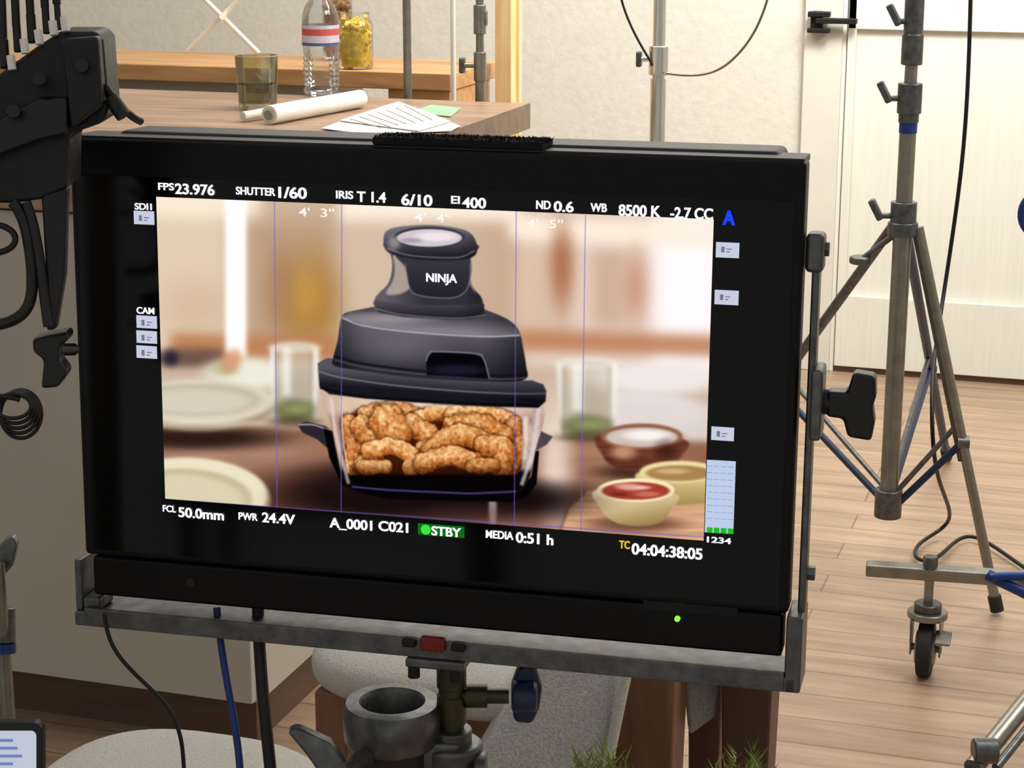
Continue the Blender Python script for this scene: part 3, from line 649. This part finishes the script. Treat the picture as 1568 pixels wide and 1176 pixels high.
# neck collar and handle, beige reflection painted on the handle sides
col=poly([(572,464),(577,452),(590,448),(735,456),(742,466),(742,482),(720,488),(690,489),(620,485),(580,478)],1.5);shade(col,(98,95,104),(42,40,48),(YY-452)/32);mul(col*sm(XX,690,745),.7);put(curve([(574,472),(620,482),(700,487),(742,482)],2,1)*.6,(142,138,144))
nk=poly(catm([(590,370),(599,390),(601,412),(595,434),(580,450),(584,460),(650,467),(730,465),(738,456),(724,438),(719,412),(722,392),(731,374),(660,362)],5),1.2)
shade(nk,(96,92,100),(56,53,62),(XX-590)/60);mul(nk*sm(XX,705,735),.8)
put(poly([(603,390),(616,394),(624,420),(628,440),(612,450),(592,449),(602,430),(605,410)],2.5,True)*.85,(180,166,154));put(poly([(724,394),(717,402),(716,430),(728,448),(721,430)],2)*.7,(170,162,156))
fp=poly(catm([(608,390),(660,395),(712,391),(722,402),(720,430),(710,448),(690,456),(642,452),(628,440),(622,410)],4),1.6);shade(fp,(62,60,68),(42,40,48),(YY-392)/60);put(curve([(621,404),(627,438),(642,452),(690,456),(712,447),(720,428),(721,402)],1.8,1)*.7,(140,136,142))
hd=poly([(588,368),(592,354),(612,347),(660,344),(705,350),(724,360),(731,378),(726,392),(700,398),(650,398),(610,392),(592,383)],1.5,True)
shade(hd,(112,108,116),(38,36,44),(YY-354)/38);mul(hd*sm(XX,690,735),.75);put(ell(658,363,54,16,.04),(56,53,62));put(ell(658,364,50,13.5,.05),(202,192,198));put(ell(668,362,30,7,.4),(228,218,222));put(ell(630,368,16,4,.6)*.7,(150,140,150));put(curve([(594,380),(630,391),(700,394),(727,384)],2,1)*.6,(156,152,158));put(ell(604,372,9,10,.7)*.6,(176,168,170))
blur(.9)
# frame-guide lines
for a,b in(((421,300),(425,780)),((524,300),(523,800)),((791,320),(788,812)),((897,330),(890,820))): put(line([a,b],1.3,.8)*.75,(112,96,196))
put(line([(252,764),(1080,822)],2,1)*.6,(110,90,190))
img=img+rng.normal(0,1.6,img.shape[:2])[...,None]
img=(img-128)*1.1+131; img=np.clip(img,3,255)
me=bpy.data.meshes.new('picture')
n=NX*NZ;co=np.zeros((n,3),np.float32);co[:,0]=GX.ravel();co[:,1]=-.0012;co[:,2]=GZ.ravel()
idx=np.arange(n).reshape(NZ,NX);q4=np.stack([idx[:-1,:-1],idx[:-1,1:],idx[1:,1:],idx[1:,:-1]],-1).reshape(-1,4).astype(np.int32)
me.vertices.add(n);me.vertices.foreach_set('co',co.ravel());me.loops.add(q4.size);me.loops.foreach_set('vertex_index',q4.ravel())
me.polygons.add(len(q4));me.polygons.foreach_set('loop_start',np.arange(0,q4.size,4,dtype=np.int32));me.update(calc_edges=True)
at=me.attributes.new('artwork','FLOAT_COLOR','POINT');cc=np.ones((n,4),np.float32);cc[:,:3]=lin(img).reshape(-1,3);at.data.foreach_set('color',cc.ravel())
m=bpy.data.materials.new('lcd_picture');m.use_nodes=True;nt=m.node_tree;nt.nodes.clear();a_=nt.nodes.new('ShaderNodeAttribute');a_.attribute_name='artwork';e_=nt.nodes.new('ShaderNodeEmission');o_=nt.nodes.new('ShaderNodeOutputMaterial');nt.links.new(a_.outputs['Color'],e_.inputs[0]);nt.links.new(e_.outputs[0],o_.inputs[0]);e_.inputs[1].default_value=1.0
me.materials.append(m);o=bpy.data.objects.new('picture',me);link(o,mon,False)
# ---- on-screen text
E_w=emis('ui_white',(245,243,255),1.2);E_g=emis('ui_green',(30,190,40));E_y=emis('ui_yellow',(240,200,60));E_b=emis('ui_blue',(30,60,255),1.3);E_p=emis('ui_pale',(200,206,226));E_dim=emis('ui_dim',(120,118,150));E_lv=emis('ui_level',(190,205,235));E_mark=emis('ui_mark',(255,250,244))
txts=[]
def txt(s,u0,v0,u1,cap,m=E_w,bold=.02,y=-.0022,dup=.035):
    x,z=S(u0,v0);x2,_=S(u1,v0);h=abs(S(u0,v0-cap)[1]-z)
    for k in ((0,) if not dup else (-.5,.5)):
        cu=bpy.data.curves.new('readout','FONT');cu.body=s
        cu.size=1;cu.offset=bold;cu.materials.append(m);cu.fill_mode='BOTH'
        o=bpy.data.objects.new('readout_'+''.join(c for c in s if c.isalnum()).lower(),cu);link(o,mon,False)
        o.rotation_euler=(math.pi/2,0,0);txts.append((o,x,z,x2-x,h,y-.00004*k,k*dup))
for a in [('FPS',244,290,268,11),('23.976',270,296,330,16),('SHUTTER',363,297,423,12),('1/60',428,302,471,17),('IRIS',516,303,542,12),('T 1.4',548,308,592,16),('6/10',616,313,663,17),('EI',692,311,705,12),('400',709,317,745,16),('ND',822,319,844,13),('0.6',849,323,879,16),('WB',905,323,930,13),('8500 K',948,329,1012,17),('-2.7 CC',1027,333,1092,17),
 ('FCL',251,782,271,10),('50.0mm',275,790,344,15),('PWR',367,794,396,11),('24.4V',403,798,453,15),('A_0001',506,806,571,15),('C021',581,811,626,15),('STBY',662,818,707,14),('MEDIA',745,822,787,12),('0:51 h',791,829,848,16),('04:04:38:05',968,847,1076,17),('SDI1',208,320,234,10),('CAM',211,479,238,10),('1234',1083,829,1120,9)]: txt(*a)
txt('TC',949,838,965,12,E_y);txt('A',1107,343,1126,22,E_b,.03)
for s,u,v,w in(("4'  3''",459,330,54),("4'  4''",636,338,55),("4'  5''",808,347,55)): txt(s,u,v,u+w,13,E_mark,.01,-.0024,0)
txt('NINJA',654,430,701,13,E_w,.02,-.0024)
bpy.context.view_layer.update()
for o,x,z,w,h,y,dx in txts:
    bx_=[Vector(c) for c in o.bound_box];w0=max(c.x for c in bx_)-min(c.x for c in bx_);x00=min(c.x for c in bx_)
    sx=w/max(w0,1e-4);sy=h/.72;o.scale=(sx,sy,1);o.location=(x-x00*sx+dx*sy,y,z)
def uib(nm,u0,v0,u1,v1,m,y=-.0018):
    xa,za=S(u0,v0);xb,zb=S(u1,v1);mesh(nm,[(xa,y,za),(xb,y,za),(xb,y,zb),(xa,y,zb)],[(0,1,2,3)],m,mon,smooth=False)
uib('stby_box',641,800,712,823,emis('ui_darkgreen',(14,110,24)))
xg,zg=S(653,810);lathe_pts=[(xg+.0042*math.cos(i/12*math.pi),-.002,zg+.0042*math.sin(i/12*math.pi)) for i in range(24)];mesh('stby_dot',lathe_pts,[tuple(range(24))],emis('ui_lime',(60,230,70)),mon,smooth=False)
for i,(a,b,c,d) in enumerate(((206,322,238,344),(210,482,242,503),(210,505,242,526),(210,528,242,549),(1097,370,1132,395),(1095,443,1131,467),(1090,652,1124,675))):
    uib('icon_%d'%i,a,b,c,d,E_p);uib('icon_glyph_%d'%i,a+8,b+7,a+13,b+16,E_dim,-.002);uib('icon_glyph2_%d'%i,a+16,b+10,a+24,b+12,E_dim,-.002);uib('icon_glyph3_%d'%i,a+16,b+14,a+21,b+16,E_dim,-.002)
for i in range(4):
    u=1083+i*10.6;uib('level_%d'%i,u,703+i*.6,u+8.5,815+i*.6,E_lv);uib('level_low_%d'%i,u,806+i*.6,u+8.5,815+i*.6,E_g,-.002)
    for j in range(9): uib('tick_%d_%d'%(i,j),u,712+j*10+i*.6,u+8.5,713.2+j*10+i*.6,E_dim,-.002)
xg,zg=S(1037,948);cyl('power_led',(xg,.003,zg),(xg,-.0005,zg),.0022,emis('led_green',(120,255,60),2),mon,seg=16)
xg,zg=S(291,893);cyl('sensor_dot',(xg,.003,zg),(xg,.0012,zg),.004,M_blk,mon,seg=20)
# ---- yoke bracket
zB=-HH-.014
xl=-W/2-.010;xr_=W/2+.009
bb('yoke_bar',xl,xr_,-.004,.045,zB-.013,zB,M_gal,mon,bevel=.002)
bb('yoke_lip',xl+.01,xr_-.01,-.006,-.001,zB-.012,zB+.004,M_gal,mon,bevel=.001)
bb('yoke_arm_left',xl,xl+.006,.0,.042,zB,zB+.045,M_gal,mon,bevel=.001)
bb('yoke_tab_left',xl+.006,xl+.022,.0,.03,zB,zB+.012,M_gal,mon)
bb('yoke_arm_right_low',xr_-.010,xr_+.003,-.004,.042,zB-.013,zB+.05,M_gal,mon,bevel=.002)
bb('yoke_arm_right',xr_-.003,xr_+.003,.012,.032,zB,HH-.06,M_gal,mon,bevel=.002)
for i,zz in enumerate((HH-.068,zB+.08,HH-.2)):
    cyl('bolt_%d'%i,(xr_,.02,zz),(xr_+.009,.02,zz),.006,M_gal,mon,seg=6)
bb('clamp_head',xr_-.008,xr_+.006,.006,.03,HH-.085,HH-.055,M_gal,mon,bevel=.004)
_,kz=S(1295,624)
bb('pivot_plate',xr_+.001,xr_+.010,-.002,.034,kz-.028,kz+.028,M_gal,mon,bevel=.003)
cyl('knob_shaft',(xr_+.008,.016,kz),(xr_+.03,.016,kz),.010,M_blk,mon)
prism('tee_knob',[(xr_+.013,.006,kz-.010),(xr_+.026,.006,kz-.011),(xr_+.030,.006,kz-.025),(xr_+.048,.006,kz-.027),(xr_+.050,.006,kz-.012),(xr_+.048,.006,kz),(xr_+.050,.006,kz+.008),(xr_+.049,.006,kz+.024),(xr_+.032,.006,kz+.026),(xr_+.028,.006,kz+.010),(xr_+.013,.006,kz+.010)],(0,.02,0),M_blk,mon,bevel=.003)
# centre latch
xg,_=S(668,960)
bb('latch_plate',xg-.024,xg+.026,-.010,.04,zB-.02,zB-.012,M_gal,mon,bevel=.002)
bb('red_latch',xg-.011,xg+.010,-.012,-.004,zB-.004,zB+.008,M_red,mon,bevel=.002)
for s in(-1,1): cyl('latch_screw_%d'%s,(xg+s*.018,-.004,zB-.030),(xg+s*.018,-.004,zB-.02),.005,M_blkm,mon);box('latch_ear_%d'%s,(xg+s*.021,-.006,zB+.001),(.012,.01,.007),M_blkm,mon,bevel=.002)
LOCAL[0]=False
def ML(x,y,z): return MM@Vector((x,y,z))
# ---- monitor stand w grip head
top=ML(xg+.008,.018,zB-.018)
e=root('monitor_stand',(top.x,top.y,0))
p1=Vector((top.x,top.y,top.z-.068))
cyl('spigot',p1,top,.0105,M_olive,e,prof=[(0,.0105),(.12,.0105),(.14,.0125),(.5,.0125),(.52,.011),(.6,.011),(.62,.0125),(1,.0125)])
cyl('spigot_collar',p1-UP*.012,p1+UP*.004,.017,M_gal,e,bevel=.002)
kc=p1+UP*.033+RT*.0;cyl('knob_stem',kc,kc+RT*.048,.0065,M_olive,e);cyl('knob_socket',kc+RT*.012,kc+RT*.03,.010,M_olive,e)
kk=kc+RT*.06
cyl('knob_body',kk-RT*.010,kk+RT*.012,.014,M_navy,e,bevel=.004)
prism('knob_wing',[kk+UP*.026-RT*.004,kk+UP*.028+RT*.01,kk+UP*.006+RT*.016,kk-UP*.012+RT*.014,kk-UP*.027+RT*.008,kk-UP*.025-RT*.008,kk-UP*.006-RT*.01,kk+UP*.008-RT*.010],FW*.016,M_navy,e,bevel=.005)
# ring head
rc=p1-RT*.050+UP*.008
lathe('grip_ring',rc,[(.025,-.016),(.038,-.016),(.041,-.012),(.042,.010),(.039,.020),(.028,.021),(.025,.017)],M_gal,e,closed=True)
lathe('grip_neck',rc,[(.022,-.05),(.033,-.05),(.034,-.018),(.022,-.018)],M_top,e,closed=True)
cyl('grip_barrel',p1-UP*.075,p1-UP*.008,.026,M_gal,e,bevel=.004)
box('grip_bridge',(rc+p1)/2-UP*.026+RT*.004,(.055,.04,.04),M_gal,e,Rm=Matrix.Rotation(ps,3,'Z'),bevel=.004)
cyl('grip_disc',p1-UP*.04+RT*.018-FW*.01,p1-UP*.04+RT*.03-FW*.01,.026,M_gal,e,bevel=.003)
box('grip_lower_jaw',rc-UP*.062,(.085,.05,.04),M_gal,e,Rm=Matrix.Rotation(ps,3,'Z'),bevel=.008)
prism('grip_lever',[P(438,1122,1.57),P(455,1117,1.57),P(505,1140,1.57),P(530,1176,1.57),P(540,1210,1.57),P(500,1205,1.57),P(470,1160,1.57)],FW*.016,M_gal,e,bevel=.004)
cyl('lever_pin',P(520,1185,1.57),P(560,1160,1.62),.008,M_gal,e)
cyl('stand_column',Vector((rc.x,rc.y,.2)),Vector((rc.x,rc.y,rc.z-.05)),.016,M_stl,e)
for i in range(3):
    a=.6+i*2.094;cyl('stand_leg_%d'%i,Vector((rc.x,rc.y,.45)),Vector((rc.x+.35*math.cos(a),rc.y+.35*math.sin(a),.012)),.011,M_stl,e)
# cables under the monitor
e=root('video_cables',P(390,980,1.66))
tube('blue_cable',[P(332,930,1.68),P(336,975,1.68),P(350,1060,1.67),P(366,1140,1.66),P(372,1230,1.66),P(380,1600,1.7)],.0032,M_blue,e)
tube('black_cable',[P(395,930,1.68),P(396,975,1.68),P(402,1060,1.67),P(410,1140,1.66),P(420,1230,1.66),P(440,1600,1.7)],.0052,M_cbl,e)
tube('thin_cable',[P(160,940,1.66),P(163,975,1.66),P(185,1015,1.66),P(245,1065,1.66),P(280,1115,1.66),P(285,1190,1.66),P(290,1600,1.7)],.0018,M_cbl,e)
# ------------------------------------------------------------------ cable rack at left
T=1.5
e=root('equipment_rack',P(60,200,T))
prism('bracket_body',[P(-60,150,T),P(0,112,T),P(55,72,T),(P(92,48,T)),P(148,48,T),P(158,62,T),P(166,165,T),P(158,188,T),P(106,206,T),P(104,288,T),P(62,306,T),P(20,312,T),P(-60,312,T)],FW*.05,M_blkm,e,bevel=.004)
prism('bracket_rib',[P(-60,215,T-.01),P(60,150,T-.01),P(104,150,T-.01),P(104,205,T-.01),P(60,215,T-.01),P(-60,260,T-.01)],FW*.02,M_blk,e,bevel=.003)
prism('side_plate',[P(92,60,T-.012),P(150,56,T-.012),P(158,160,T-.012),P(108,198,T-.012)],FW*.02,M_blkm,e,bevel=.003)
for i,(u,v,s) in enumerate(((60,120,1),(20,170,1),(125,100,1))): cyl('screw_%d'%i,P(u,v,T-.02),P(u,v,T+.01),.005,M_top,e)
for i,(u,v,w) in enumerate(((8,105,16),(28,80,13),(50,66,15),(72,52,12),(90,46,10))):
    cyl('connector_%d'%i,P(u,v,T+.02),P(u-3,v-45,T+.02),w*.5*T/f,M_blk,e,bevel=.001)
    tube('lead_%d'%i,[P(u-3,v-40,T+.02),P(u-4,v-70,T+.02),P(u-6-i,-30,T+.02),P(u-10,-120,T+.02)],.0033,M_cbl,e)
    cyl('strain_relief_%d'%i,P(u+11,v+2,T-.002),P(u+8,v-20,T-.002),.0032,M_white,e)
tube('front_lead',[P(160,130,T),P(180,160,T),P(200,180,T+.02),P(216,186,T+.03)],.003,M_cbl,e)
cyl('front_plug',P(170,150,T),P(190,178,T),.006,M_cbl,e)
prism('strap',[P(62,300,T),P(104,286,T),P(100,420,T),P(86,505,T),P(70,508,T),P(70,430,T)],FW*.01,M_cbl,e,bevel=.003)
tube('hook_bar',[P(20,310,T),P(36,330,T),P(45,370,T),P(52,440,T),P(42,485,T),P(0,500,T),P(-40,500,T)],.0045,M_blk,e)
tube('hook_bar_2',[P(40,310,T),P(60,360,T),P(64,430,T),P(74,500,T)],.004,M_top,e)
tube('strap_tail',[P(0,345,T),P(20,350,T),P(34,375,T),P(0,390,T),P(-30,388,T)],.0025,M_cbl,e)
pb=P(-75,600,T+.02);pt=P(-75,100,T+.02)
cyl('mount_pole',Vector((pb.x,pb.y,.02)),Vector((pb.x,pb.y,pt.z)),.014,M_stl,e)
cyl('mount_base',Vector((pb.x,pb.y,0)),Vector((pb.x,pb.y,.03)),.12,M_blkm,e)
prism('clamp_knob',[P(48,520,T+.02),P(75,513,T+.02),P(104,508,T+.02),P(106,520,T+.02),P(92,530,T+.02),P(90,552,T+.02),P(104,570,T+.02),P(88,594,T+.02),P(62,596,T+.02),P(66,552,T+.02),P(50,540,T+.02)],FW*.02,M_blk,e,bevel=.004)
cyl('clamp_knob_stem',P(86,535,T+.03),P(112,535,T+.06),.005,M_blk,e)
for i in range(5):
    tube('coil_%d'%i,[P(20+i*3+(30+i)*math.cos(a),622+i*3+(20+i*5)*math.sin(a),T+.002*i) for a in np.linspace(0,5.6,9)],.0016,M_cbl,e,cyclic=True)
tube('coil_link',[P(-60,600,T),P(-20,605,T),P(10,606,T),P(30,612,T)],.002,M_cbl,e)
# left lower stand
e=root('grip_stand',P(8,1000,1.7))
b=P(6,1000,1.7);tq=P(6,850,1.7);cyl('column',Vector((b.x,b.y,.02)),Vector((b.x,b.y,tq.z)),.006,M_stl,e);cyl('base',Vector((b.x,b.y,0)),Vector((b.x,b.y,.02)),.1,M_blkm,e)
prism('wing_lever',[P(-5,840,1.69),P(8,826,1.69),P(20,822,1.69),P(26,835,1.69),P(18,868,1.69),P(4,885,1.69),P(-5,880,1.69)],FW*.012,M_gal,e,bevel=.003)
cyl('collar',P(6,930,1.7),P(6,985,1.7),.010,M_gal,e,bevel=.002);cyl('blue_band',P(6,985,1.7),P(6,1000,1.7),.0105,M_blue,e)
# smartphone on a cart at lower left
T2=1.15
e=root('smartphone',P(20,1150,T2))
def rr(u0,v0,u1,v1,r,t):
    o=[]
    for cx,cy,a0 in((u1-r,v0+r,-90),(u1-r,v1-r,0),(u0+r,v1-r,90),(u0+r,v0+r,180)):
        for k in range(5):
            a=math.radians(a0+k*22.5);o.append(P(cx+r*math.cos(a),cy+r*math.sin(a),t))
    return o
prism('phone_body',rr(-120,1108,66,1420,16,T2),FW*.009,M_blk,e,bevel=.002)
prism('phone_display',rr(-112,1120,55,1410,8,T2-.001),FW*.001,emis('phone_ui',(206,214,232),.85),e,bevel=0)
for i in range(5): prism('ui_row_%d'%i,rr(-5,1132+i*12,20+7*(i%3),1136+i*12,1.5,T2-.002),FW*.0005,emis('phone_txt_%d'%i,(110,130,190)),e,bevel=0)
q=P(-30,1424,T2)
e2=root('equipment_cart',(q.x,q.y,0))
bb('shelf',q.x-.3,q.x+.06,q.y-.1,q.y+.08,q.z-.03,q.z-.001,M_blkm,e2)
for i,(dx,dy) in enumerate(((-.28,-.08),(.04,-.08),(-.28,.06),(.04,.06))): cyl('cart_leg_%d'%i,(q.x+dx,q.y+dy,0),(q.x+dx,q.y+dy,q.z-.02),.012,M_blkm,e2)
# ------------------------------------------------------------------ light
w=bpy.data.worlds.new('World');sc.world=w;w.use_nodes=True;w.node_tree.nodes['Background'].inputs[0].default_value=(1,.975,.935,1);w.node_tree.nodes['Background'].inputs[1].default_value=.42
def area(nm,loc,tgt,size,en,col):
    l=bpy.data.lights.new(nm,'AREA');l.size=size;l.energy=en;l.color=col;o=bpy.data.objects.new(nm,l);sc.collection.objects.link(o);o.location=loc
    o.rotation_euler=(Vector(tgt)-Vector(loc)).to_track_quat('-Z','Y').to_euler();return o
area('wall_key',(-.4,4.6,2.4),(-1.7,yw,1.1),.5,44,(1,.985,.95))  # added key lamp, placed for the hot spot on the back wall
area('door_fill',(.9,4.2,2.5),(-.3,yw,.8),.8,19,(1,.985,.95))  # added fill that brightens the door
area('overhead_fill',(-1.4,4.2,2.65),(-1.4,4.3,0),1.4,34,(1,.945,.87))  # added fill from overhead, no fixture behind it
area('floor_fill',(.9,3.2,2.65),(.4,3.7,0),1.0,32,(1,.955,.9))  # added fill from above to lighten the floor
